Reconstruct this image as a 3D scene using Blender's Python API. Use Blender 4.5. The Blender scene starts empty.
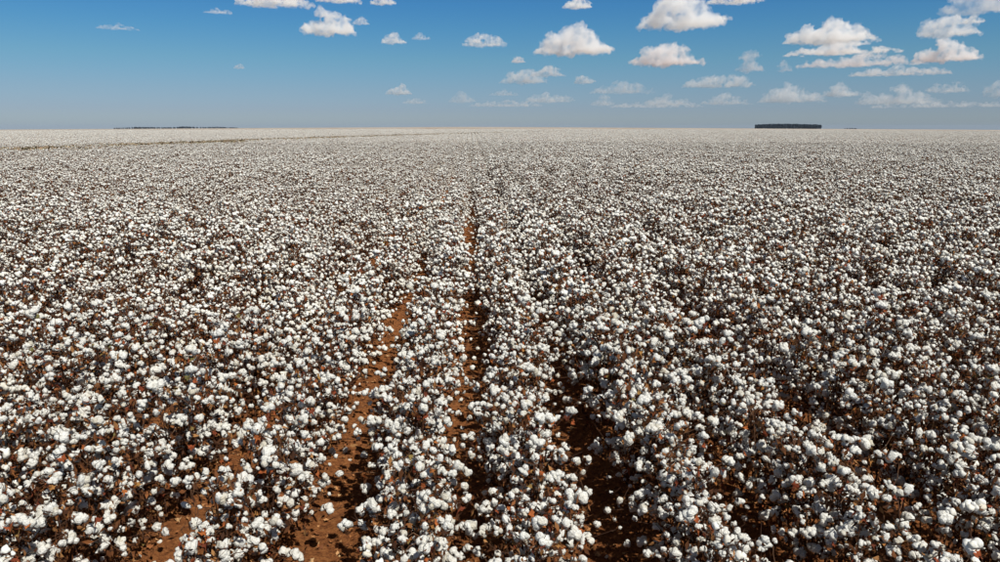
import bpy, bmesh, math, random
import numpy as np
from mathutils import Vector, Matrix, Euler, noise

random.seed(7)
rng = np.random.default_rng(7)
S = bpy.context.scene
C = S.collection
rad = math.radians

# ------------------------------------------------------------------ camera
CAM_H = 2.8
F = 741.0                      # focal length in photo pixels (photo is 1000 px wide)
PITCH = rad(11.75)             # looking down
YAW = rad(2.15)                # turned right of the crop rows
cd = bpy.data.cameras.new('camera')
cd.sensor_width = 36.0
cd.lens = F / 1000 * 36.0
cd.clip_start = 0.05
cd.clip_end = 200000
cam = bpy.data.objects.new('camera', cd)
C.objects.link(cam)
cam.location = (0, 0, CAM_H)
cam.rotation_euler = (math.pi / 2 - PITCH, 0, -YAW)
S.camera = cam
CAMR = Euler(cam.rotation_euler).to_matrix()


def pix_dir(px, py):
    """unit direction of a photo pixel (1000 x 562)"""
    d = CAMR @ Vector(((px - 500) / F, -(py - 281) / F, -1.0))
    return d.normalized()


CAMRT = np.array(CAMR.transposed())


def project(p):
    q = (np.asarray(p, float) - np.array([0, 0, CAM_H])) @ CAMRT.T
    z = -q[..., 2]
    zz = np.where(np.abs(z) < 1e-6, 1e-6, z)
    return 500 + F * q[..., 0] / zz, 281 - F * q[..., 1] / zz, z


# ------------------------------------------------------------------ sky and sun
SUN_EL, SUN_AZ = rad(54), rad(141)      # azimuth clockwise from +Y (the view runs along +Y): right, a little behind
sun_dir = Vector((math.sin(SUN_AZ) * math.cos(SUN_EL), math.cos(SUN_AZ) * math.cos(SUN_EL), math.sin(SUN_EL)))
w = bpy.data.worlds.new('World')
S.world = w
w.use_nodes = True
nt = w.node_tree
for n in list(nt.nodes):
    nt.nodes.remove(n)
out = nt.nodes.new('ShaderNodeOutputWorld')
bg = nt.nodes.new('ShaderNodeBackground')
sky = nt.nodes.new('ShaderNodeTexSky')
sky.sky_type = 'NISHITA'
sky.sun_disc = False
sky.sun_elevation = SUN_EL
sky.sun_rotation = SUN_AZ
sky.altitude = 600
sky.air_density = 1.0
sky.dust_density = 0.6
sky.ozone_density = 1.5
# deep blue low sky; unseen overhead tinted warmer to cut blue fill on bolls
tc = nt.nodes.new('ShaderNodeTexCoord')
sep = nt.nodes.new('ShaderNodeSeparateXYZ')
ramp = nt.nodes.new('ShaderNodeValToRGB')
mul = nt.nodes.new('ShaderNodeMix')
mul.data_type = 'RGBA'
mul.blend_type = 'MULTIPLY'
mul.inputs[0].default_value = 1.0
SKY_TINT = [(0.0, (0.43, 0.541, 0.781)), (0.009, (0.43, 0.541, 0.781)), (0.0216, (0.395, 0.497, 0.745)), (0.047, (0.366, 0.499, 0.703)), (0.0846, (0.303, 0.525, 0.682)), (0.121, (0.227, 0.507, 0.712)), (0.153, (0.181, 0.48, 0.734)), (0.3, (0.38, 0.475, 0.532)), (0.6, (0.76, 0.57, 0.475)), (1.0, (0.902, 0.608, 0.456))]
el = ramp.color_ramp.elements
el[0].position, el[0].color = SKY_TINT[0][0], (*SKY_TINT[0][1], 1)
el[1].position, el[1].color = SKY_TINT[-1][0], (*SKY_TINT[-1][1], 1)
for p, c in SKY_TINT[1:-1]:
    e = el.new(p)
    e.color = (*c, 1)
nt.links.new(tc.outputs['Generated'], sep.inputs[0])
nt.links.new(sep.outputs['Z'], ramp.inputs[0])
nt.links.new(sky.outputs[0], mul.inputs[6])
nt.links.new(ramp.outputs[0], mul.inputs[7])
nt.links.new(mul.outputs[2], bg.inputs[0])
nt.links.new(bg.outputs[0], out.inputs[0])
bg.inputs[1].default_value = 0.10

sl = bpy.data.lights.new('sun', 'SUN')
sl.energy = 5.0
sl.angle = rad(0.53)
sl.color = (1.0, 0.97, 0.89)
so = bpy.data.objects.new('sun', sl)
C.objects.link(so)
so.location = (60, -30, 80)
so.rotation_euler = sun_dir.to_track_quat('Z', 'Y').to_euler()

S.view_settings.view_transform = 'Standard'
S.view_settings.look = 'None'
S.view_settings.gamma = 1.0
S.view_settings.use_curve_mapping = False
S.view_settings.exposure = 0.12
cy = S.cycles
cy.use_denoising = True
try:
    cy.denoiser = 'OPENIMAGEDENOISE'
    cy.denoising_input_passes = 'RGB_ALBEDO_NORMAL'
    cy.denoising_prefilter = 'ACCURATE'
except Exception:
    pass
cy.max_bounces = 16
cy.diffuse_bounces = 5
cy.volume_bounces = 16
cy.transparent_max_bounces = 16
cy.use_adaptive_sampling = False


# ------------------------------------------------------------------ helpers
def tag(o, label=None, cat=None, group=None, kind=None):
    if label: o['label'] = label
    if cat: o['category'] = cat
    if group: o['group'] = group
    if kind: o['kind'] = kind
    return o


def obj(name, me, parent=None, coll=C):
    o = bpy.data.objects.new(name, me)
    coll.objects.link(o)
    if parent is not None:
        o.parent = parent
    return o


class MB:
    """collects numpy pieces (verts, faces, material slot) and builds one mesh"""
    def __init__(self):
        self.v, self.f, self.m, self.n = [], [], [], 0

    def add(self, v, f, slot=0):
        v = np.asarray(v, float)
        self.v.append(v)
        n = self.n
        self.f.extend([tuple(i + n for i in face) for face in f])
        self.m.extend([slot] * len(f))
        self.n += len(v)

    def add_mb(self, other, M):
        A = np.array(M)
        for_v = np.vstack(other.v) @ A[:3, :3].T + A[:3, 3]
        n = self.n
        self.v.append(for_v)
        self.f.extend([tuple(i + n for i in face) for face in other.f])
        self.m.extend(other.m)
        self.n += len(for_v)

    def mesh(self, name, mats, smooth=True):
        me = bpy.data.meshes.new(name)
        me.from_pydata(np.vstack(self.v).tolist(), [], self.f)
        for m in mats:
            me.materials.append(m)
        me.polygons.foreach_set('material_index', np.array(self.m, dtype=np.int32))
        me.polygons.foreach_set('use_smooth', np.full(len(self.m), smooth, dtype=bool))
        me.update()
        return me


def ico(sub):
    bm = bmesh.new()
    bmesh.ops.create_icosphere(bm, subdivisions=sub, radius=1.0)
    bm.verts.ensure_lookup_table()
    v = np.array([p.co[:] for p in bm.verts])
    f = [tuple(q.index for q in face.verts) for face in bm.faces]
    bm.free()
    return v, f


ICO = {1: ico(1), 2: ico(2), 3: ico(3)}


def tube(mb, pts, radii, sides=4, slot=0):
    pts = [Vector(p) for p in pts]
    vs, fs = [], []
    for i, p in enumerate(pts):
        a = pts[max(i - 1, 0)]
        b = pts[min(i + 1, len(pts) - 1)]
        t = (b - a).normalized()
        u = t.cross(Vector((0.31, 0.77, 0.55))).normalized()
        v = t.cross(u)
        for k in range(sides):
            an = 2 * math.pi * k / sides
            vs.append(p + (u * math.cos(an) + v * math.sin(an)) * radii[i])
    for i in range(len(pts) - 1):
        for k in range(sides):
            k2 = (k + 1) % sides
            fs.append((i * sides + k, i * sides + k2, (i + 1) * sides + k2, (i + 1) * sides + k))
    fs.append(tuple(range((len(pts) - 1) * sides, len(pts) * sides)))
    mb.add([p[:] for p in vs], fs, slot)


# ------------------------------------------------------------------ materials
def mat(name):
    m = bpy.data.materials.new(name)
    m.use_nodes = True
    t = m.node_tree
    return m, t, t.nodes['Principled BSDF']


def N(t, kind, **kw):
    n = t.nodes.new(kind)
    for k, v in kw.items():
        setattr(n, k, v)
    return n


def ramp_node(t, stops, fac):
    r = N(t, 'ShaderNodeValToRGB')
    e = r.color_ramp.elements
    e[0].position, e[0].color = stops[0][0], (*stops[0][1], 1)
    e[1].position, e[1].color = stops[-1][0], (*stops[-1][1], 1)
    for p, c in stops[1:-1]:
        x = e.new(p)
        x.color = (*c, 1)
    t.links.new(fac, r.inputs[0])
    return r


def noise_node(t, scale, detail=4, rough=0.6, coord='Object'):
    c = N(t, 'ShaderNodeTexCoord')
    n = N(t, 'ShaderNodeTexNoise')
    n.inputs['Scale'].default_value = scale
    n.inputs['Detail'].default_value = detail
    n.inputs['Roughness'].default_value = rough
    t.links.new(c.outputs[coord], n.inputs['Vector'])
    return n


def island_random(t):
    """one random value for each loose piece, also differing between objects"""
    g = N(t, 'ShaderNodeNewGeometry')
    o = N(t, 'ShaderNodeObjectInfo')
    a = N(t, 'ShaderNodeMath', operation='ADD')
    f = N(t, 'ShaderNodeMath', operation='FRACT')
    t.links.new(g.outputs['Random Per Island'], a.inputs[0])
    t.links.new(o.outputs['Random'], a.inputs[1])
    t.links.new(a.outputs[0], f.inputs[0])
    return f.outputs[0]


def mat_lint():
    m, t, b = mat('cotton_lint')
    r = ramp_node(t, [(0, (0.68, 0.63, 0.52)), (0.10, (0.82, 0.80, 0.73)), (0.5, (0.875, 0.87, 0.825)), (1, (0.895, 0.893, 0.855))], island_random(t))
    n = noise_node(t, 2.2, 5)
    n2 = ramp_node(t, [(0.30, (0.80, 0.77, 0.72)), (0.55, (1, 1, 1))], n.outputs['Fac'])
    mx = N(t, 'ShaderNodeMix', data_type='RGBA', blend_type='MULTIPLY')
    mx.inputs[0].default_value = 1
    t.links.new(r.outputs[0], mx.inputs[6])
    t.links.new(n2.outputs[0], mx.inputs[7])
    t.links.new(mx.outputs[2], b.inputs['Base Color'])
    b.inputs['Roughness'].default_value = 1.0
    b.inputs['Specular IOR Level'].default_value = 0.0
    bu = N(t, 'ShaderNodeBump')
    bu.inputs['Strength'].default_value = 0.5
    bu.inputs['Distance'].default_value = 0.15
    t.links.new(n.outputs['Fac'], bu.inputs['Height'])
    t.links.new(bu.outputs[0], b.inputs['Normal'])
    tr = N(t, 'ShaderNodeBsdfTranslucent')
    t.links.new(mx.outputs[2], tr.inputs['Color'])
    ms = N(t, 'ShaderNodeMixShader')
    ms.inputs[0].default_value = 0.20
    t.links.new(b.outputs[0], ms.inputs[1])
    t.links.new(tr.outputs[0], ms.inputs[2])
    t.links.new(ms.outputs[0], t.nodes['Material Output'].inputs['Surface'])
    return m


def mat_dry(name, stops, spec=0.15):
    m, t, b = mat(name)
    r = ramp_node(t, stops, island_random(t))
    n = noise_node(t, 6, 4)
    n2 = ramp_node(t, [(0.3, (0.6, 0.6, 0.6)), (0.7, (1.15, 1.1, 1.05))], n.outputs['Fac'])
    mx = N(t, 'ShaderNodeMix', data_type='RGBA', blend_type='MULTIPLY')
    mx.inputs[0].default_value = 1
    t.links.new(r.outputs[0], mx.inputs[6])
    t.links.new(n2.outputs[0], mx.inputs[7])
    t.links.new(mx.outputs[2], b.inputs['Base Color'])
    b.inputs['Roughness'].default_value = 0.85
    b.inputs['Specular IOR Level'].default_value = spec
    return m


M_LINT = mat_lint()
M_BUR = mat_dry('dry_bur', [(0, (0.045, 0.019, 0.010)), (0.5, (0.10, 0.040, 0.016)), (0.8, (0.20, 0.075, 0.026)), (1, (0.30, 0.155, 0.06))])
M_STEM = mat_dry('brown_stem', [(0, (0.055, 0.026, 0.017)), (0.7, (0.10, 0.048, 0.028)), (1, (0.15, 0.085, 0.05))])
M_LEAF = mat_dry('dry_leaf', [(0, (0.10, 0.028, 0.015)), (0.4, (0.20, 0.045, 0.018)), (0.75, (0.34, 0.105, 0.028)), (0.94, (0.30, 0.16, 0.05)), (1, (0.15, 0.14, 0.05))])
M_WEED = mat_dry('weed_leaf', [(0, (0.32, 0.24, 0.16)), (0.4, (0.40, 0.32, 0.23)), (0.7, (0.22, 0.23, 0.13)), (1, (0.38, 0.23, 0.16))])
M_LITTER = mat_dry('leaf_litter', [(0, (0.12, 0.045, 0.02)), (0.4, (0.28, 0.11, 0.04)), (0.75, (0.42, 0.21, 0.085)), (1, (0.5, 0.34, 0.18))])
M_TREE = mat_dry('hazed_eucalyptus_leaf', [(0, (0.009, 0.018, 0.028)), (0.6, (0.013, 0.024, 0.035)), (1, (0.020, 0.032, 0.040))])  # blue of distance haze put into the dark leaf colour
M_BARK = mat_dry('eucalyptus_bark', [(0, (0.12, 0.09, 0.07)), (1, (0.22, 0.18, 0.14))])


def mat_soil():
    m, t, b = mat('red_soil')
    n1 = noise_node(t, 0.9, 6, 0.6)
    n2 = noise_node(t, 26, 8, 0.75)
    n3 = noise_node(t, 70, 3, 0.6)
    r = ramp_node(t, [(0.32, (0.10, 0.038, 0.017)), (0.46, (0.25, 0.092, 0.032)), (0.58, (0.36, 0.145, 0.050)), (0.72, (0.45, 0.22, 0.088))], n2.outputs['Fac'])
    r1 = ramp_node(t, [(0.3, (0.75, 0.72, 0.7)), (0.7, (1.1, 1.08, 1.05))], n1.outputs['Fac'])
    mx = N(t, 'ShaderNodeMix', data_type='RGBA', blend_type='MULTIPLY')
    mx.inputs[0].default_value = 1
    t.links.new(r.outputs[0], mx.inputs[6])
    t.links.new(r1.outputs[0], mx.inputs[7])
    t.links.new(mx.outputs[2], b.inputs['Base Color'])
    b.inputs['Roughness'].default_value = 0.95
    b.inputs['Specular IOR Level'].default_value = 0.1
    ad = N(t, 'ShaderNodeMath', operation='MULTIPLY_ADD')
    ad.inputs[1].default_value = 0.3
    t.links.new(n3.outputs['Fac'], ad.inputs[0])
    t.links.new(n2.outputs['Fac'], ad.inputs[2])
    bu = N(t, 'ShaderNodeBump')
    bu.inputs['Strength'].default_value = 1.0
    bu.inputs['Distance'].default_value = 0.05
    t.links.new(ad.outputs[0], bu.inputs['Height'])
    t.links.new(bu.outputs[0], b.inputs['Normal'])
    return m


M_SOIL = mat_soil()

# ------------------------------------------------------------------ terrain
ROW = 0.88           # metres between crop rows
ROW0 = -0.49         # x of the row just left of the middle furrow


def terrain(x, y):
    """a very gentle ridge along the rows; flat under the camera"""
    x = np.asarray(x, float)
    return -0.0058 * (np.sqrt(x * x + 350.0 ** 2) - 350.0)


def near_relief(x, y):
    x = np.asarray(x, float)
    y = np.asarray(y, float)
    d = np.sqrt(x * x + y * y)
    fade = np.clip(1 - d / 40, 0, 1)
    fur = 0.035 * np.cos(2 * math.pi * (x - ROW0) / ROW)
    lump = 0.018 * np.sin(x * 5.1 + 1.3 * np.sin(y * 3.3)) * np.sin(y * 4.3 + 1.7 * np.sin(x * 2.9)) + 0.010 * np.sin(x * 13 + y * 7.7) * np.sin(y * 15 - x * 4)
    return fade * (fur + lump)


def axis(fine, step, far, ratio=1.22):
    a = list(np.arange(0, fine, step))
    s = step
    while a[-1] < far:
        s *= ratio
        a.append(a[-1] + s)
    return a


ax = axis(9, 0.11, 14000)
gx = np.array([-v for v in ax[:0:-1]] + ax)
ay = axis(20, 0.11, 14000)
ayn = axis(1.0, 0.2, 200)
gy = np.array([-v for v in ayn[:0:-1]] + ay)
X, Y = np.meshgrid(gx, gy)
Z = terrain(X, Y) + near_relief(X, Y)
nx, ny = len(gx), len(gy)
vs = np.stack([X.ravel(), Y.ravel(), Z.ravel()], 1)
ii = np.arange(nx * ny).reshape(ny, nx)
quads = np.stack([ii[:-1, :-1].ravel(), ii[:-1, 1:].ravel(), ii[1:, 1:].ravel(), ii[1:, :-1].ravel()], 1)
gm = bpy.data.meshes.new('ground')
gm.from_pydata(vs.tolist(), [], quads.tolist())
gm.materials.append(M_SOIL)
gm.polygons.foreach_set('use_smooth', np.ones(len(quads), dtype=bool))
ground = obj('ground', gm)
tag(ground, 'bare red-orange soil under the cotton rows', 'ground', kind='structure')


# ------------------------------------------------------------------ cotton plant pieces
def make_boll(seed, sub=2, locks=None):
    r = np.random.default_rng(seed)
    mb = MB()
    v0, f0 = ICO[sub]
    k = [3, 3, 1, 4, 2, 3, 1, 3, 2, 4][seed % 10]
    ph = r.uniform(0, 6.28)
    hang = r.random() < 0.35
    for i in range(k):
        a = ph + 2 * math.pi * i / k + r.uniform(-.3, .3)
        rr = r.uniform(0.36, 0.58) if k > 2 else r.uniform(.1, .3)
        c = np.array([math.cos(a) * rr, math.sin(a) * rr, r.uniform(0.45, 0.75)])
        sc = np.array([r.uniform(0.46, 0.62), r.uniform(0.46, 0.62), r.uniform(0.5, 0.76)])
        if k == 1:
            sc = sc * np.array([.9, 1.1, 1.0])
        if hang and i == 0:
            sc[2] *= 1.6
            c[2] -= 0.4
        v = v0 * sc
        # uneven, fluffy surface
        d = np.array([noise.fractal(Vector(p * 2.9 + i * 9.1 + seed * 3.7), 1.0, 2.0, 3) for p in v0])
        v = v * (1 + 0.42 * d)[:, None]
        R = np.array(Euler((r.uniform(-.5, .5), r.uniform(-.5, .5), r.uniform(0, 6))).to_matrix())
        mb.add(v @ R.T + c, f0, 0)
    if k >= 4:
        v = v0 * np.array([0.45, 0.45, 0.42]) + np.array([0, 0, 0.72])
        mb.add(v, f0, 0)
    return mb


def make_bur(seed):
    r = np.random.default_rng(seed + 100)
    mb = MB()
    k = 4 + seed % 2
    for i in range(k):
        a = 2 * math.pi * (i + .5) / k + r.uniform(-.25, .25)
        u = np.array([math.cos(a), math.sin(a), 0])
        s = np.array([-math.sin(a), math.cos(a), 0])
        wd = r.uniform(.28, .42)
        L = r.uniform(.95, 1.35)
        up = r.uniform(-.1, .5)
        v = [u * .05 + s * .06, u * .05 - s * .06, u * .55 * L - s * wd + [0, 0, .12], u * .6 * L + [0, 0, -.04],
             u * .55 * L + s * wd + [0, 0, .12], u * L + [0, 0, up]]
        mb.add(np.array(v) + [0, 0, 0.02], [(0, 1, 3), (1, 2, 3), (0, 3, 4), (2, 5, 3), (3, 5, 4)], 1)
    return mb


def make_leaf(seed):
    """dried, curled three-lobed leaf, about one unit long, stalk at the origin"""
    r = np.random.default_rng(seed + 300)
    pts = [(0, 0), (.15, .34), (.02, .62), (.42, .38), (.62, .42), (.60, .16), (1.0, .02), (.62, -.15), (.66, -.42), (.40, -.36), (.04, -.6), (.14, -.32)]
    cen = [(.36, 0.0)]
    cu, tw = r.uniform(1.0, 2.2), r.uniform(-.8, .8)
    v = []
    for x, y in pts + cen:
        x *= r.uniform(.85, 1.15)
        y *= r.uniform(.8, 1.2)
        z = cu * (-.35 * x * x + .45 * y * y) + tw * x * y + r.uniform(-.08, .08)
        v.append((x, y, z))
    n = len(pts)
    f = [(i, (i + 1) % n, n) for i in range(n)]
    mb = MB()
    mb.add(v, f, 3)
    return mb


NB, NL = 10, 5
BOLL = [make_boll(i, 2) for i in range(NB)]
BUR = [make_bur(i) for i in range(NB)]
LEAF = [make_leaf(i) for i in range(NL)]


class Plant:
    """lists of pieces with their local matrices"""
    def __init__(self, seed, H, nboll, reach, nleaf):
        r = random.Random(seed)
        self.bolls, self.leaves = [], []
        stem = MB()
        n = 7
        pts = []
        ox, oy = 0, 0
        for i in range(n):
            z = H * i / (n - 1)
            pts.append(Vector((ox, oy, z - (0.03 if i == 0 else 0))))
            ox += r.uniform(-.022, .022)
            oy += r.uniform(-.022, .022)
        tube(stem, pts, [0.0065 - 0.004 * i / (n - 1) for i in range(n)], 5, 2)
        nb = 13
        nodes = []
        ph = r.uniform(0, 6.28)
        for i in range(nb):
            tt = 0.20 + 0.76 * i / (nb - 1)
            k = tt * (n - 1)
            i0 = min(int(k), n - 2)
            p = pts[i0].lerp(pts[i0 + 1], k - i0)
            a = ph + i * 2.4 + r.uniform(-.3, .3)
            L = reach * (1.0 - 0.62 * tt) * r.uniform(.75, 1.2)
            u = Vector((math.cos(a), math.sin(a), 0))
            s = Vector((-math.sin(a), math.cos(a), 0))
            lift = r.uniform(.35, .75)
            q = [p]
            for j in range(1, 4):
                d = L * j / 3
                q.append(p + u * d + s * r.uniform(-.03, .03) + Vector((0, 0, lift * d - .25 * d * d / max(L, .05) + r.uniform(-.015, .015))))
            tube(stem, q, [.0038, .0032, .0026, .0018], 3, 2)
            nodes.append((q[3], u, 1.0))
            nodes.append((q[2].lerp(q[1], .2), u, .8))
            if i < 10:
                nodes.append((q[1], u, .55))
        nodes.append((pts[-1], Vector((r.uniform(-.3, .3), r.uniform(-.3, .3), 1)), 1.2))
        # some bare side twigs
        for i in range(16):
            p, u, _ = r.choice(nodes)
            e = p + Vector((r.uniform(-.10, .10), r.uniform(-.10, .10), r.uniform(.02, .14)))
            tube(stem, [p, p.lerp(e, .5) + Vector((r.uniform(-.02, .02), r.uniform(-.02, .02), 0)), e], [.0022, .0018, .001], 3, 2)
        for i in range(200):
            p, u, _ = r.choice(nodes)
            c = Vector((pts[3].x, pts[3].y, p.z - .1)).lerp(p, r.uniform(.25, 1.1)) + Vector((r.uniform(-.05, .05), r.uniform(-.05, .05), r.uniform(-.12, .02)))
            a_ = Euler((r.uniform(0, 6.28), r.uniform(0, 6.28), r.uniform(0, 6.28))).to_matrix()
            L = r.uniform(.012, .034)
            q = [a_ @ Vector(v_) * L + c for v_ in ((-1, 0, 0), (0, .42, .2), (1, 0, .1), (.1, -.45, .15))]
            stem.add([v_[:] for v_ in q], [(0, 1, 2), (0, 2, 3)], 1)
        self.stem = stem
        wts = [w_ * (0.55 + p.z / H) for p, u, w_ in nodes]
        order = sorted(range(len(nodes)), key=lambda i: -wts[i] * r.uniform(.35, 1.3))
        for i in order[:nboll]:
            p, u, _ = nodes[i]
            size = r.choice([.019, .023, .027, .030, .033, .036, .039])
            ax_ = (u.normalized() * r.uniform(.2, 1.0) + Vector((r.uniform(-.4, .4), r.uniform(-.4, .4), r.uniform(.25, 1.1)))).normalized()
            M = Matrix.Translation(p) @ ax_.to_track_quat('Z', 'Y').to_matrix().to_4x4() @ Matrix.Rotation(r.uniform(0, 6.28), 4, 'Z') @ Matrix.Scale(size, 4)
            self.bolls.append((r.randrange(NB), M))
        rest = order[nboll:] + order[:6]
        for i in range(nleaf):
            p, u, _ = nodes[rest[i % len(rest)]]
            p = p + Vector((r.uniform(-.03, .03), r.uniform(-.03, .03), r.uniform(-.05, .02)))
            M = Matrix.Translation(p) @ Euler((r.uniform(-1.2, 1.2), r.uniform(-.6, 1.3), r.uniform(0, 6.28))).to_matrix().to_4x4() @ Matrix.Scale(r.uniform(.022, .046), 4)
            self.leaves.append((r.randrange(NL), M))

    def merged(self, ):
        mb = MB()
        mb.add_mb(self.stem, Matrix.Identity(4))
        for k, M in self.bolls:
            mb.add_mb(BOLL[k], M)
            mb.add_mb(BUR[k], M)
        for k, M in self.leaves:
            mb.add_mb(LEAF[k], M)
        return mb


MATS = [M_LINT, M_BUR, M_STEM, M_LEAF]
NP = 10
PLANTS = [Plant(40 + i, random.uniform(.74, .98), random.choice([31, 34, 36]), random.uniform(.38, .49) if i < 7 else random.uniform(.33, .39), random.choice([14, 17, 20])) for i in range(NP)]
ME_BOLL = [b.mesh('boll', MATS) for b in BOLL]
ME_BUR = [b.mesh('bur', MATS, False) for b in BUR]
ME_LEAF = [b.mesh('leaf', MATS, False) for b in LEAF]
ME_STEM = [p.stem.mesh('stem', MATS) for p in PLANTS]

# ------------------------------------------------------------------ where plants grow
BAND = np.array([(-58, 30), (-47, 50), (-41, 64), (-35, 90), (-30, 118), (-16, 175), (6, 250), (40, 330), (90, 420)])


def band_dist(x, y):
    """distance in x from the weedy contour strip on the left"""
    bx = np.interp(y, BAND[:, 1], BAND[:, 0], left=-1e4, right=1e4)
    return np.abs(np.asarray(x) - bx)


R_PLANT = 95.0
pts = []
kmax = int(R_PLANT / ROW) + 2
for k in range(-kmax, kmax + 1):
    x0 = ROW0 + k * ROW
    y = -2.2 + rng.uniform(0, .2)
    y = max(y, abs(x0) / math.tan(rad(44)) - 5)
    ys = []
    ymax = math.sqrt(max(R_PLANT ** 2 - x0 * x0, 0))
    while y < ymax:
        ys.append(y)
        y += rng.uniform(.075, .165)
    if not ys:
        continue
    ys = np.array(ys)
    wob = 0.06 * np.sin(ys * .7 + k * 1.9) + 0.045 * np.sin(ys * .31 + k * 3.1) + 0.04 * np.sin(ys * .11 + k * .2) + 0.03 * np.sin(ys * 1.9 + k)
    wob += {0: .0, -1: .02, 1: .01, 2: -.07, 3: -.04, -2: -.03}.get(k, 0) * np.clip(1.5 - ys / 14, 0, 1)
    wob += {0: .10, 1: -.10}.get(k, 0) * np.clip((ys - 14) / 14, 0, 1) * np.sin(ys * .23)
    xs = x0 + wob + rng.normal(0, .045, len(ys))
    pts.append(np.stack([xs, ys, np.full(len(ys), k)], 1))
pts = np.vstack(pts)
# patchy stand: poor spots with missing plants
dens = np.array([noise.noise(Vector((p[0] * .55, p[1] * .32, 3.3))) for p in pts])
keep = rng.random(len(pts)) < np.clip(1.02 - 0.9 * np.clip(dens - .12, 0, 1) * np.where(pts[:, 0] > .2, .1, 1.5), .25, 1)
inband = band_dist(pts[:, 0], pts[:, 1]) < 2.3 + 1.3 * np.sin(pts[:, 1] * .13) + 0.8 * np.sin(pts[:, 1] * .41)
keep &= ~inband
pts = pts[keep]
dens = dens[keep]
big = np.array([noise.noise(Vector((p[0] * .16, p[1] * .1, 8.1))) for p in pts])
n = len(pts)
scl = rng.normal(1.0, .10, n) * (1 + .18 * big) * (1 - .22 * np.clip(dens, 0, 1))
scl = scl * np.where((pts[:, 0] > 1.0), 1.09, 1.0)
scl = np.clip(scl, .62, np.where(pts[:, 1] < 3.4, .92, np.where(pts[:, 1] < 4.8, 1.06, 1.26)))
var = rng.integers(0, 8, n)
slim = (pts[:, 2] >= -2) & (pts[:, 2] <= 0) & (rng.random(n) < np.clip(0.7 - pts[:, 1] / 30, .10, .45))
var = np.where(slim, rng.integers(7, NP, n), var)
rotz = rng.uniform(0, 6.283, n)
tilt = rng.normal(0, .09, (n, 2))
zz = terrain(pts[:, 0], pts[:, 1]) + near_relief(pts[:, 0], pts[:, 1])

# the 300 plants that show largest in the picture
top = np.stack([pts[:, 0], pts[:, 1], zz + .8 * scl], 1)
px, py, dz = project(top)
vis = (dz > .5) & (px > -12) & (px < 1012) & (py > 100) & (py < 575)
cand = np.where(vis)[0]
cand = cand[np.argsort(dz[cand] / scl[cand])][:300]
hero = np.zeros(n, bool)
hero[cand] = True

ORD = ['first', 'second', 'third', 'fourth', 'fifth', 'sixth', 'seventh', 'eighth', 'ninth', 'tenth', 'eleventh', 'twelfth', 'thirteenth', 'fourteenth', 'fifteenth',
       'sixteenth', 'seventeenth', 'eighteenth', 'nineteenth', 'twentieth']
TENS = {2: 'twenty', 3: 'thirty', 4: 'forty', 5: 'fifty', 6: 'sixty'}


def ordinal(i):
    if i < 20:
        return ORD[i]
    t_, u_ = divmod(i + 1, 10)
    return (TENS[t_][:-1] + 'ieth') if u_ == 0 else TENS[t_] + '-' + ORD[u_ - 1]


rows = {}
for i in cand:
    rows.setdefault(int(pts[i, 2]), []).append(i)
for k, idx in sorted(rows.items()):
    idx.sort(key=lambda i: pts[i, 1])
    side = f'{ordinal(-k)} row left' if k <= 0 else f'{ordinal(k - 1)} row right'
    for q, i in enumerate(idx):
        P = PLANTS[var[i]]
        e = bpy.data.objects.new('cotton_plant', None)
        e.empty_display_size = .1
        C.objects.link(e)
        e.location = (pts[i, 0], pts[i, 1], zz[i])
        e.rotation_euler = (tilt[i, 0], tilt[i, 1], rotz[i])
        s = float(scl[i])
        e.scale = (s, s, s)
        look = 'tall' if s > 1.1 else 'low' if s < .88 else 'bushy' if len(P.bolls) > 18 else 'slender'
        tag(e, f'{look} white-bolled cotton plant, {ordinal(q)} in view along the {side} of the middle furrow', 'cotton plant', 'cotton plants in the nearest rows')
        o = bpy.data.objects.new('stem', ME_STEM[var[i]])
        o.parent = e
        C.objects.link(o)
        for b, M in P.bolls:
            o = bpy.data.objects.new('boll', ME_BOLL[b])
            o.parent = e
            o.matrix_basis = M
            C.objects.link(o)
            u = bpy.data.objects.new('bur', ME_BUR[b])
            u.parent = o
            C.objects.link(u)
        for b, M in P.leaves:
            o = bpy.data.objects.new('leaf', ME_LEAF[b])
            o.parent = e
            o.matrix_basis = M
            C.objects.link(o)


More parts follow.
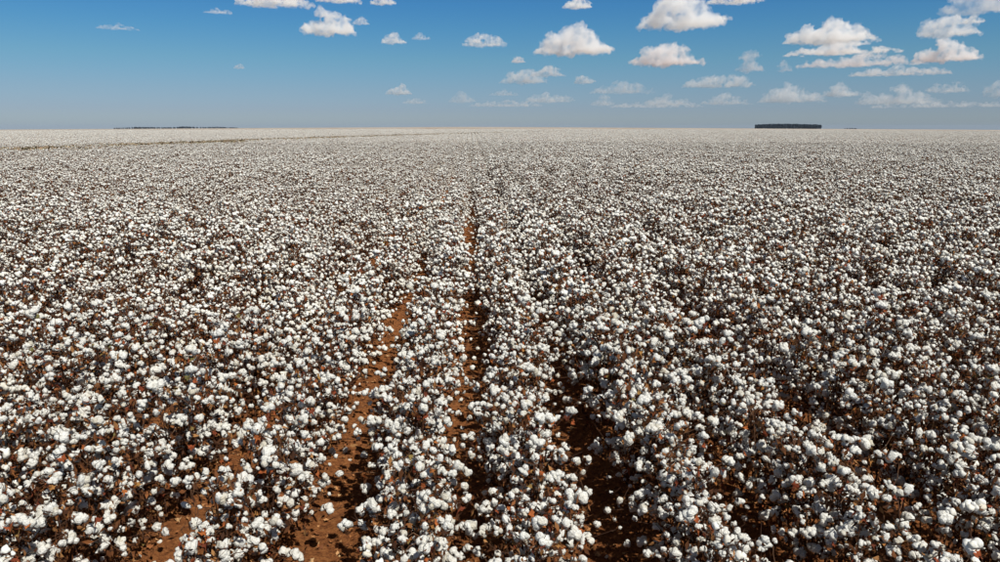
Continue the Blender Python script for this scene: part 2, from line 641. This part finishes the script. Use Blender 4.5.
# ------------------------------------------------------------------ the rest of the field: instances in one object
def point_cloud(name, P, rot, sc, idx, coll):
    me = bpy.data.meshes.new(name)
    me.from_pydata(P.tolist(), [], [])
    a = me.attributes.new('rot', 'FLOAT_VECTOR', 'POINT')
    a.data.foreach_set('vector', np.ascontiguousarray(rot, dtype=np.float32).ravel())
    a = me.attributes.new('scl', 'FLOAT', 'POINT')
    a.data.foreach_set('value', np.ascontiguousarray(sc, dtype=np.float32))
    a = me.attributes.new('idx', 'INT', 'POINT')
    a.data.foreach_set('value', np.ascontiguousarray(idx, dtype=np.int32))
    o = obj(name, me)
    g = bpy.data.node_groups.new(name + '_scatter', 'GeometryNodeTree')
    g.interface.new_socket('Geometry', in_out='INPUT', socket_type='NodeSocketGeometry')
    g.interface.new_socket('Geometry', in_out='OUTPUT', socket_type='NodeSocketGeometry')
    gi = g.nodes.new('NodeGroupInput')
    go = g.nodes.new('NodeGroupOutput')
    mp = g.nodes.new('GeometryNodeMeshToPoints')
    ip = g.nodes.new('GeometryNodeInstanceOnPoints')
    ci = g.nodes.new('GeometryNodeCollectionInfo')
    ci.inputs['Collection'].default_value = coll
    ci.inputs['Separate Children'].default_value = True
    ci.inputs['Reset Children'].default_value = True
    ip.inputs['Pick Instance'].default_value = True

    def attr(nm, ty):
        q = g.nodes.new('GeometryNodeInputNamedAttribute')
        q.data_type = ty
        q.inputs['Name'].default_value = nm
        return q.outputs['Attribute']
    g.links.new(gi.outputs[0], mp.inputs['Mesh'])
    g.links.new(mp.outputs[0], ip.inputs['Points'])
    g.links.new(ci.outputs[0], ip.inputs['Instance'])
    g.links.new(attr('idx', 'INT'), ip.inputs['Instance Index'])
    er = g.nodes.new('FunctionNodeEulerToRotation')
    g.links.new(attr('rot', 'FLOAT_VECTOR'), er.inputs[0])
    g.links.new(er.outputs[0], ip.inputs['Rotation'])
    g.links.new(attr('scl', 'FLOAT'), ip.inputs['Scale'])
    g.links.new(ip.outputs[0], go.inputs[0])
    md = o.modifiers.new('scatter', 'NODES')
    md.node_group = g
    return o


def library(name, meshes):
    c = bpy.data.collections.new(name)
    for i, me in enumerate(meshes):
        o = bpy.data.objects.new(f'{name}_{i:02d}', me)
        c.objects.link(o)
    return c


plant_lib = library('plant_form', [p.merged().mesh('plant_form', MATS) for p in PLANTS])
r_ = ~hero
P3 = np.stack([pts[:, 0], pts[:, 1], zz], 1)[r_]
R3 = np.stack([tilt[:, 0], tilt[:, 1], rotz], 1)[r_]
field_plants = point_cloud('cotton_field', P3, R3, scl[r_], var[r_], plant_lib)
tag(field_plants, 'white cotton field stretching away in rows behind the nearest plants', 'cotton field', kind='stuff')


# patches of four rows, for the field beyond
TET = (np.array([(1, 1, 1), (1, -1, -1), (-1, 1, -1), (-1, -1, 1)], float) * .7, [(0, 1, 2), (0, 3, 1), (0, 2, 3), (1, 3, 2)])
OCT = (np.array([(1, 0, 0), (-1, 0, 0), (0, 1, 0), (0, -1, 0), (0, 0, 1), (0, 0, -1)], float),
       [(0, 2, 4), (2, 1, 4), (1, 3, 4), (3, 0, 4), (2, 0, 5), (1, 2, 5), (3, 1, 5), (0, 3, 5)])
PATCH_L, PATCH_W = 5.0, 4 * ROW


def make_patch(seed):
    r = np.random.default_rng(seed)
    mb = MB()
    lows = []
    for P in PLANTS:
        q = MB()
        for k, M in P.bolls:
            A = np.array(M)
            c = A[:3, 3] + A[:3, 2] * .6
            s = np.linalg.norm(A[:3, 0])
            v = OCT[0] * (s * 1.06) * r.uniform(.8, 1.2, 3)
            R = np.array(Euler(r.uniform(0, 6, 3)).to_matrix())
            q.add(v @ R.T + c, OCT[1], 0)
            q.add(TET[0] * s * .7 @ R.T + A[:3, 3], TET[1], 1)
        for k, M in P.leaves:
            q.add_mb(LEAF[k], M)
        tube(q, [(0, 0, 0), (0, 0, .8)], [.006, .003], 3, 2)
        for k, M in P.bolls[::2]:
            e = M.translation
            tube(q, [(0, 0, e.z * .8), e], [.004, .002], 3, 2)
        lows.append(q)
    for j in range(4):
        x0 = (j - 1.5) * ROW
        y = -PATCH_L / 2
        while y < PATCH_L / 2:
            s = float(np.clip(r.normal(1, .11), .7, 1.25))
            M = Matrix.Translation((x0 + r.normal(0, .05), y, 0)) @ Matrix.Rotation(r.uniform(0, 6.28), 4, 'Z') @ Matrix.Scale(s, 4)
            mb.add_mb(lows[r.integers(0, NP)], M)
            y += r.uniform(.085, .18)
    return mb.mesh('cotton_patch', MATS)


patch_lib = library('patch_form', [make_patch(900 + i) for i in range(4)])
R_FAR = 560.0
pp = []
kx = int(R_FAR / PATCH_W)
for a in range(-kx, kx + 1):
    for b in range(0, int(R_FAR / PATCH_L) + 1):
        x = ROW0 + (a * 4 + 1.5) * ROW
        y = b * PATCH_L
        d = math.hypot(x, y)
        if d < R_PLANT + 1.0 or d > R_FAR or abs(x) > y * math.tan(rad(42)) + 6:
            continue
        pp.append((x, y))
pp = np.array(pp)
pb = band_dist(pp[:, 0], pp[:, 1]) < 3.4
pp = pp[~pb]
npch = len(pp)
far_field = point_cloud('far_cotton_field', np.stack([pp[:, 0], pp[:, 1], terrain(pp[:, 0], pp[:, 1])], 1),
                        np.stack([np.zeros(npch), np.zeros(npch), rng.integers(0, 2, npch) * math.pi], 1), rng.uniform(.94, 1.06, npch), rng.integers(0, 4, npch), patch_lib)
tag(far_field, 'pale distant cotton merging into one grey-white sheet before the horizon', 'cotton field', kind='stuff')


# the field beyond sight of single plants: a lumpy canopy sheet
def mat_canopy():
    m, t, b = mat('far_canopy')
    n1 = noise_node(t, 0.6, 6, 0.75)
    n2 = noise_node(t, 0.006, 4, 0.6)
    r = ramp_node(t, [(0.36, (0.17, 0.13, 0.10)), (0.5, (0.37, 0.335, 0.295)), (0.66, (0.53, 0.50, 0.46))], n1.outputs['Fac'])
    r2 = ramp_node(t, [(0.36, (0.74, 0.58, 0.46)), (0.48, (0.95, 0.93, 0.9)), (0.7, (1.05, 1.05, 1.05))], n2.outputs['Fac'])
    mx = N(t, 'ShaderNodeMix', data_type='RGBA', blend_type='MULTIPLY')
    mx.inputs[0].default_value = 1
    t.links.new(r.outputs[0], mx.inputs[6])
    t.links.new(r2.outputs[0], mx.inputs[7])
    t.links.new(mx.outputs[2], b.inputs['Base Color'])
    b.inputs['Roughness'].default_value = 1
    b.inputs['Specular IOR Level'].default_value = 0
    return m


sx = [0.0]
while sx[-1] < 11500:
    sx.append(sx[-1] + max(6, sx[-1] * .02))
cx = np.array([-v for v in sx[:0:-1]] + sx)
sy = [535.0]
while sy[-1] < 12500:
    sy.append(sy[-1] + max(3.5, (sy[-1] - 500) * .035))
X, Y = np.meshgrid(cx, np.array(sy))
Zc = terrain(X, Y) + .78 + rng.uniform(-.12, .12, X.shape)
Zc[0] = terrain(X[0], Y[0]) - .05
nx, ny = X.shape[1], X.shape[0]
ii = np.arange(nx * ny).reshape(ny, nx)
quads = np.stack([ii[:-1, :-1].ravel(), ii[:-1, 1:].ravel(), ii[1:, 1:].ravel(), ii[1:, :-1].ravel()], 1)
cm = bpy.data.meshes.new('canopy')
cm.from_pydata(np.stack([X.ravel(), Y.ravel(), Zc.ravel()], 1).tolist(), [], quads.tolist())
cm.materials.append(mat_canopy())
canopy = obj('horizon_cotton_field', cm)
tag(canopy, 'thin pale band of the farthest cotton along the horizon', 'cotton field', kind='stuff')

# ------------------------------------------------------------------ weedy contour strip
wl = []
for s_ in range(5):
    q = MB()
    r = np.random.default_rng(500 + s_)
    for i in range(60):
        a = r.uniform(0, 6.28)
        d = r.uniform(0, .38)
        h = r.uniform(.08, .62) * (1.15 - d)
        M = Matrix.Translation((math.cos(a) * d, math.sin(a) * d, h)) @ Euler(r.uniform(-1.3, 1.3, 3)).to_matrix().to_4x4() @ Matrix.Scale(r.uniform(.06, .13), 4)
        q.add_mb(LEAF[r.integers(0, NL)], M)
    for i in range(9):
        a = r.uniform(0, 6.28)
        tube(q, [(0, 0, -.02), (math.cos(a) * .15, math.sin(a) * .15, .3), (math.cos(a) * .3, math.sin(a) * .3, r.uniform(.35, .65))], [.006, .004, .002], 3, 2)
    wl.append(q.mesh('weed', [M_WEED, M_WEED, M_STEM, M_WEED]))
weed_lib = library('weed_form', wl)
wp = []
for i in range(12000):
    y = rng.uniform(30, 330) if rng.random() < .6 else rng.uniform(50, 150)
    x = np.interp(y, BAND[:, 1], BAND[:, 0]) + rng.normal(0, 2.3)
    wp.append((x, y))
for i in range(500):
    t_ = rng.random()
    wp.append((74 + 34 * t_ + rng.normal(0, 1.0), 140 - 18 * t_ + rng.normal(0, .8)))
wp = np.array(wp)
weeds = point_cloud('dry_weeds', np.stack([wp[:, 0], wp[:, 1], terrain(wp[:, 0], wp[:, 1])], 1),
                    np.stack([np.zeros(len(wp)), np.zeros(len(wp)), rng.uniform(0, 6.28, len(wp))], 1), rng.uniform(.75, 1.6, len(wp)), rng.integers(0, 5, len(wp)), weed_lib)
tag(weeds, 'brown-green strip of weeds curving through the cotton at far left', 'weeds', kind='stuff')

# ------------------------------------------------------------------ litter on the soil
lit = MB()
for i in range(24000):
    y = 1.5 + 15 * rng.random() ** 1.3
    x = rng.uniform(-1, 1) * (2.5 + y * .8)
    z = float(terrain(x, y) + near_relief(x, y)) + .012
    M = Matrix.Translation((x, y, z)) @ Euler((rng.uniform(-.5, .5), rng.uniform(-.5, .5), rng.uniform(0, 6.28))).to_matrix().to_4x4() @ Matrix.Scale(rng.uniform(.015, .05), 4)
    lit.add_mb(LEAF[rng.integers(0, NL)], M)
for i in range(5000):
    y = 1.5 + 15 * rng.random() ** 1.3
    x = rng.uniform(-1, 1) * (2.5 + y * .8)
    z = float(terrain(x, y) + near_relief(x, y)) + .008
    a = rng.uniform(0, 6.28)
    L = rng.uniform(.03, .14)
    tube(lit, [(x, y, z), (x + .5 * L * math.cos(a) + .01, y + .5 * L * math.sin(a), z + .012), (x + L * math.cos(a), y + L * math.sin(a), z + rng.uniform(0, .03))], [.0025, .002, .0012], 3, 2)
for i in range(1100):
    y = 1.5 + 15 * rng.random() ** 1.3
    x = rng.uniform(-1, 1) * (2.5 + y * .8)
    z = float(terrain(x, y) + near_relief(x, y)) + .006
    R = np.array(Euler(rng.uniform(0, 6, 3)).to_matrix())
    lit.add((ICO[1][0] * rng.uniform(.5, 1.3, (len(ICO[1][0]), 1)) * rng.uniform(.006, .018)) @ R.T + np.array([x, y, z]), ICO[1][1], 0)
litter = obj('fallen_leaves', lit.mesh('fallen_leaves', [M_LINT, M_LITTER, M_STEM, M_LITTER], False))
tag(litter, 'dry brown leaf and twig litter scattered over the furrows', 'leaf litter', kind='stuff')


# ------------------------------------------------------------------ far woods
def far_wood(name, x0, x1, dist, hts, label, depth, step, crown):
    """a block of trees standing on the plain between two photo columns"""
    a = pix_dir(x0, 126)
    b = pix_dir(x1, 126)
    A = Vector((a.x, a.y, 0)).normalized() * dist
    B = Vector((b.x, b.y, 0)).normalized() * dist
    L = (B - A).length
    u = (B - A).normalized()
    v = Vector((-u.y, u.x, 0))
    mb = MB()
    r = np.random.default_rng(int(x0))
    nrow = max(int(depth / step), 1)
    for j in range(nrow):
        t_ = 0
        while t_ < L:
            p = A + u * (t_ + r.uniform(-.3, .3) * step) + v * (j * step + r.uniform(-.3, .3) * step)
            h = np.interp(t_ / L, np.linspace(0, 1, len(hts)), hts) * r.uniform(.88, 1.06)
            z = float(terrain(p.x, p.y))
            tube(mb, [(p.x, p.y, z - .3), (p.x, p.y, z + h * .8)], [h * .014, h * .006], 4, 1)
            for q in range(4):
                cr = crown * h * r.uniform(.5, 1.0)
                c = np.array([p.x + r.uniform(-.5, .5) * crown * h, p.y + r.uniform(-.5, .5) * crown * h, z + h * (0.30 + .2 * q) - cr * .2])
                vv = ICO[1][0] * np.array([cr, cr, cr * 1.3]) * (1 + r.uniform(-.3, .3, len(ICO[1][0])))[:, None]
                vv = vv + c
                vv[:, 2] = np.minimum(vv[:, 2], z + h)
                mb.add(vv, ICO[1][1], 0)
            t_ += step * r.uniform(.7, 1.3)
    o = obj(name, mb.mesh(name, [M_TREE, M_BARK], False))
    tag(o, label, 'wood', kind='stuff')
    return o


far_wood('far_wood', 755.5, 821.5, 2600, [13.5, 14.5, 15.5, 16, 16, 16, 16, 15.5, 15, 14.5, 13], 'compact dark block of trees on the horizon at right', 45, 6, .2)
far_wood('far_tree_line', 114, 238, 3200, [5, 6, 8, 7, 6, 6, 9, 7, 6, 7, 5, 4], 'long thin line of low trees on the horizon at left', 30, 9, .35)
far_wood('far_thicket', 845, 858, 3600, [4, 6, 6, 4], 'tiny low thicket on the horizon right of the dark tree block', 20, 9, .35)


# ------------------------------------------------------------------ clouds
def mat_cloud(name, density, size=0):
    m = bpy.data.materials.new(name)
    m.use_nodes = True
    t = m.node_tree
    for n_ in list(t.nodes):
        t.nodes.remove(n_)
    o = t.nodes.new('ShaderNodeOutputMaterial')
    v = t.nodes.new('ShaderNodeVolumePrincipled')
    v.inputs['Color'].default_value = (.955, .957, .962, 1)
    v.inputs['Density'].default_value = density
    v.inputs['Anisotropy'].default_value = 0.05
    t.links.new(v.outputs[0], o.inputs['Volume'])
    if size:
        # uneven vapour: thin rims and holes
        nz = noise_node(t, 3.4 / size, 4, .62)
        mr = N(t, 'ShaderNodeMapRange')
        mr.inputs['From Min'].default_value = 0.36
        mr.inputs['From Max'].default_value = 0.66
        mr.inputs['To Max'].default_value = density * 2.0
        t.links.new(nz.outputs['Fac'], mr.inputs['Value'])
        t.links.new(mr.outputs[0], v.inputs['Density'])
    return m


BASE = 1100.0
# x0, x1, top, base in photo pixels, optical depth over the height, peak position 0..1, label
CLOUDS = [
    (302, 359, 8, 35, 9, .35, 'bright plump white cloud alone in the upper left sky'),
    (236, 312, -12, 7, 6, .5, 'flat-based white cloud cut by the top edge at left'),
    (314, 362, -10, 3, 5, .5, 'cloud sliver at the top edge right above the plump left cloud'),
    (371, 395, -8, 5, 6, .5, 'small white cloud at the top edge right of the plump left cloud'),
    (381, 407, 31, 44, 4, .5, 'small ragged cloud right of the plump left cloud'),
    (352, 370, 17, 25, 1.3, .6, 'faint scrap of cloud touching the right side of the plump left cloud'),
    (411, 431, 33, 40, .8, .4, 'faint little wisp right of the small ragged cloud'),
    (234, 245, 63, 69, 1.1, .5, 'tiny lone puff in the left sky'),
    (386, 412, 83, 95, 2.2, .6, 'small cream puff low in the sky left of centre'),
    (402, 428, 97, 104, .8, .5, 'faint wisp just below the small cream puff'),
    (100, 136, 24, 30, .5, .5, 'barely visible wisp in the far left sky'),
    (205, 232, 8, 14, .9, .5, 'thin wisp under the flat cloud at the top left'),
    (460, 507, 32, 47, 3.6, .55, 'small peaked cloud with a thin left tail near the centre'),
    (562, 593, -4, 9, 6, .5, 'small rounded cloud at the top edge near the centre'),
    (534, 616, 22, 55, 9, .45, 'large bright cloud with a sloping right shoulder at centre'),
    (636, 730, -6, 29, 8, .35, 'large billowing cloud at the top right of centre'),
    (628, 705, 39, 66, 8, .5, 'wide dome-shaped cloud below the large billowing one'),
    (708, 762, -12, 4, 6, .5, 'flat cloud strip cut by the top edge right of the billowing cloud'),
    (500, 548, 66, 84, 1.8, .4, 'pale low cloud below the peaked cloud'),
    (530, 566, 63, 77, 1.9, .5, 'pale low cloud overlapping the one below the peaked cloud'),
    (511, 526, 56, 63, 1.8, .5, 'tiny puff above the pale low clouds'),
    (522, 578, 91, 103, 1.1, .5, 'long faint cloud low over the field at centre'),
    (488, 520, 89, 96, .6, .5, 'faint streak left of the long low cloud at centre'),
    (448, 478, 91, 103, .7, .5, 'dim puff lowest in the sky left of centre'),
    (573, 596, 72, 84, 1.7, .4, 'pale puff under the large bright centre cloud'),
    (590, 655, 79, 94, .9, .5, 'broad thin veil of cloud low right of centre'),
    (590, 616, 95, 106, .7, .5, 'dim low wisp right of the long faint centre cloud'),
    (645, 692, 93, 106, .8, .5, 'dim flat cloud near the horizon below the dome-shaped cloud'),
    (682, 756, 72, 88, 1.7, .6, 'stretched ragged cloud below the dome-shaped cloud'),
    (737, 762, 51, 72, 1.4, .4, 'small slanting wisp between the dome cloud and the large stack'),
    (776, 792, 60, 72, .7, .5, 'faint scrap left of the large layered cloud'),
    (700, 751, 93, 105, 1.0, .5, 'dim flat cloud left above the dark tree block'),
    (758, 823, 84, 103, 1.7, .35, 'low cream cloud above the dark tree block'),
    (788, 872, 18, 44, 8, .4, 'bright crown of the large layered cloud at right'),
    (790, 892, 41, 55, 2.4, .5, 'grey middle layer of the large layered cloud at right'),
    (802, 915, 53, 67, 3, .5, 'lower layer of the large layered cloud at right'),
    (855, 942, 65, 76, 1.6, .5, 'thin bottom layer trailing right of the large layered cloud'),
    (922, 974, 15, 37, 5, .4, 'rounded cloud in the upper right sky'),
    (962, 982, 16, 24, 1.6, .5, 'small scrap right of the rounded upper right cloud'),
    (917, 974, 41, 62, 8, .4, 'bright round-topped cloud below the upper right one'),
    (946, 1014, -16, 14, 3, .75, 'white cloud in the top right corner'),
    (822, 860, 84, 97, 1.5, .4, 'small low cloud right of the dark tree block'),
    (858, 934, 86, 105, 1.4, .35, 'long low cloud tapering right in the lower right sky'),
    (928, 966, 81, 93, 1.2, .5, 'faint low puff in the lower right sky'),
    (606, 704, 99, 108, .7, .5, 'lowest faint haze-like streak right of centre under the broad thin veil'),
    (466, 545, 99, 107, .7, .5, 'lowest faint haze-like streak near the centre above the field'),
    (880, 992, 100, 108, .7, .5, 'lowest faint haze-like streak in the lower right sky'),
    (985, 1012, 79, 97, 1.4, .6, 'low cloud cut by the right edge'),
]


def make_cloud(i, x0, x1, yt, yb, tau, peak, label):
    r = np.random.default_rng(2000 + i)
    xm = (x0 + x1) / 2
    d = pix_dir(xm, yb)
    t_ = (BASE - CAM_H) / d.z
    base = cam.location + d * t_
    dist = t_
    W = (x1 - x0) / F * dist * .95
    H = (yb - yt) / F * dist * 1.0
    yaw = math.atan2(d.x, d.y)
    mb = MB()
    nl = int(14 + 12 * W / H)
    v0, f0 = ICO[2]
    for k in range(nl):
        u = r.uniform(0, 1)
        env = (u / peak) if u < peak else (1 - u) / (1 - peak)
        env = max(env, 0.02) ** .36 * (0.93 + .16 * math.sin(u * 9 + i * 1.7) * math.sin(u * 17 + i))
        rr = H * r.uniform(.20, .40) * (0.45 + .55 * env)
        zc = (0.0 if k % 2 else r.uniform(0.2, 1.0)) * max(env * H - rr, 0) * .95
        xc = (u - .5) * (W - 2 * rr)
        yc = r.normal(0, .16) * W * .6 * env
        v = v0 * rr * np.array([r.uniform(1, 1.7), r.uniform(1, 1.5), 1])
        v[:, 2] = np.where(v[:, 2] < 0, v[:, 2] * .35, v[:, 2])
        v = v + np.array([xc, yc, zc + rr * .25])
        mb.add(v, f0, 0)
    me = mb.mesh('cloud', [])
    o = obj('cloud', me)
    o.location = base
    o.rotation_euler = (0, 0, -yaw)
    vox = max(H / 44, W / 160)
    rm = o.modifiers.new('union', 'REMESH')
    rm.mode = 'VOXEL'
    rm.voxel_size = vox
    for sc, st in ((.34, .30), (.13, .26), (.055, .10)):
        tx = bpy.data.textures.new('billow', 'CLOUDS')
        tx.noise_scale = H * sc
        tx.noise_depth = 2
        dm = o.modifiers.new('billow', 'DISPLACE')
        dm.texture = tx
        dm.texture_coords = 'LOCAL'
        dm.strength = H * st
        dm.mid_level = .60
    rm = o.modifiers.new('union', 'REMESH')
    rm.mode = 'VOXEL'
    rm.voxel_size = vox
    me.materials.append(mat_cloud('cloud_vapour', (tau * .38 if tau > 2.5 else tau * .72) / H, H))
    tag(o, label, 'cloud', 'fair weather clouds')
    return o


for i, c in enumerate(CLOUDS):
    make_cloud(i, *c)


# ------------------------------------------------------------------ the air over the plain
def haze_box(x0, x1, y0, y1, z0, z1, density):
    v = [(x, y, z) for z in (z0, z1) for y in (y0, y1) for x in (x0, x1)]
    f = [(0, 2, 3, 1), (4, 5, 7, 6), (0, 1, 5, 4), (2, 6, 7, 3), (0, 4, 6, 2), (1, 3, 7, 5)]
    me = bpy.data.meshes.new('haze')
    me.from_pydata(v, [], f)
    m = mat_cloud('haze_air', density)
    p = [n_ for n_ in m.node_tree.nodes if n_.type == 'PRINCIPLED_VOLUME'][0]
    p.inputs['Color'].default_value = (.42, .55, .74, 1)
    p.inputs['Anisotropy'].default_value = 0.0
    me.materials.append(m)
    o = obj('haze', me)
    tag(o, 'thin pale haze over the far field', 'haze', kind='stuff')


gz = float(min(v_.co.z for v_ in gm.vertices))
haze_box(gx[0] - 5, gx[-1] + 5, gy[0] - 5, gy[-1] + 5, gz - 1, 24, 3.2e-5)
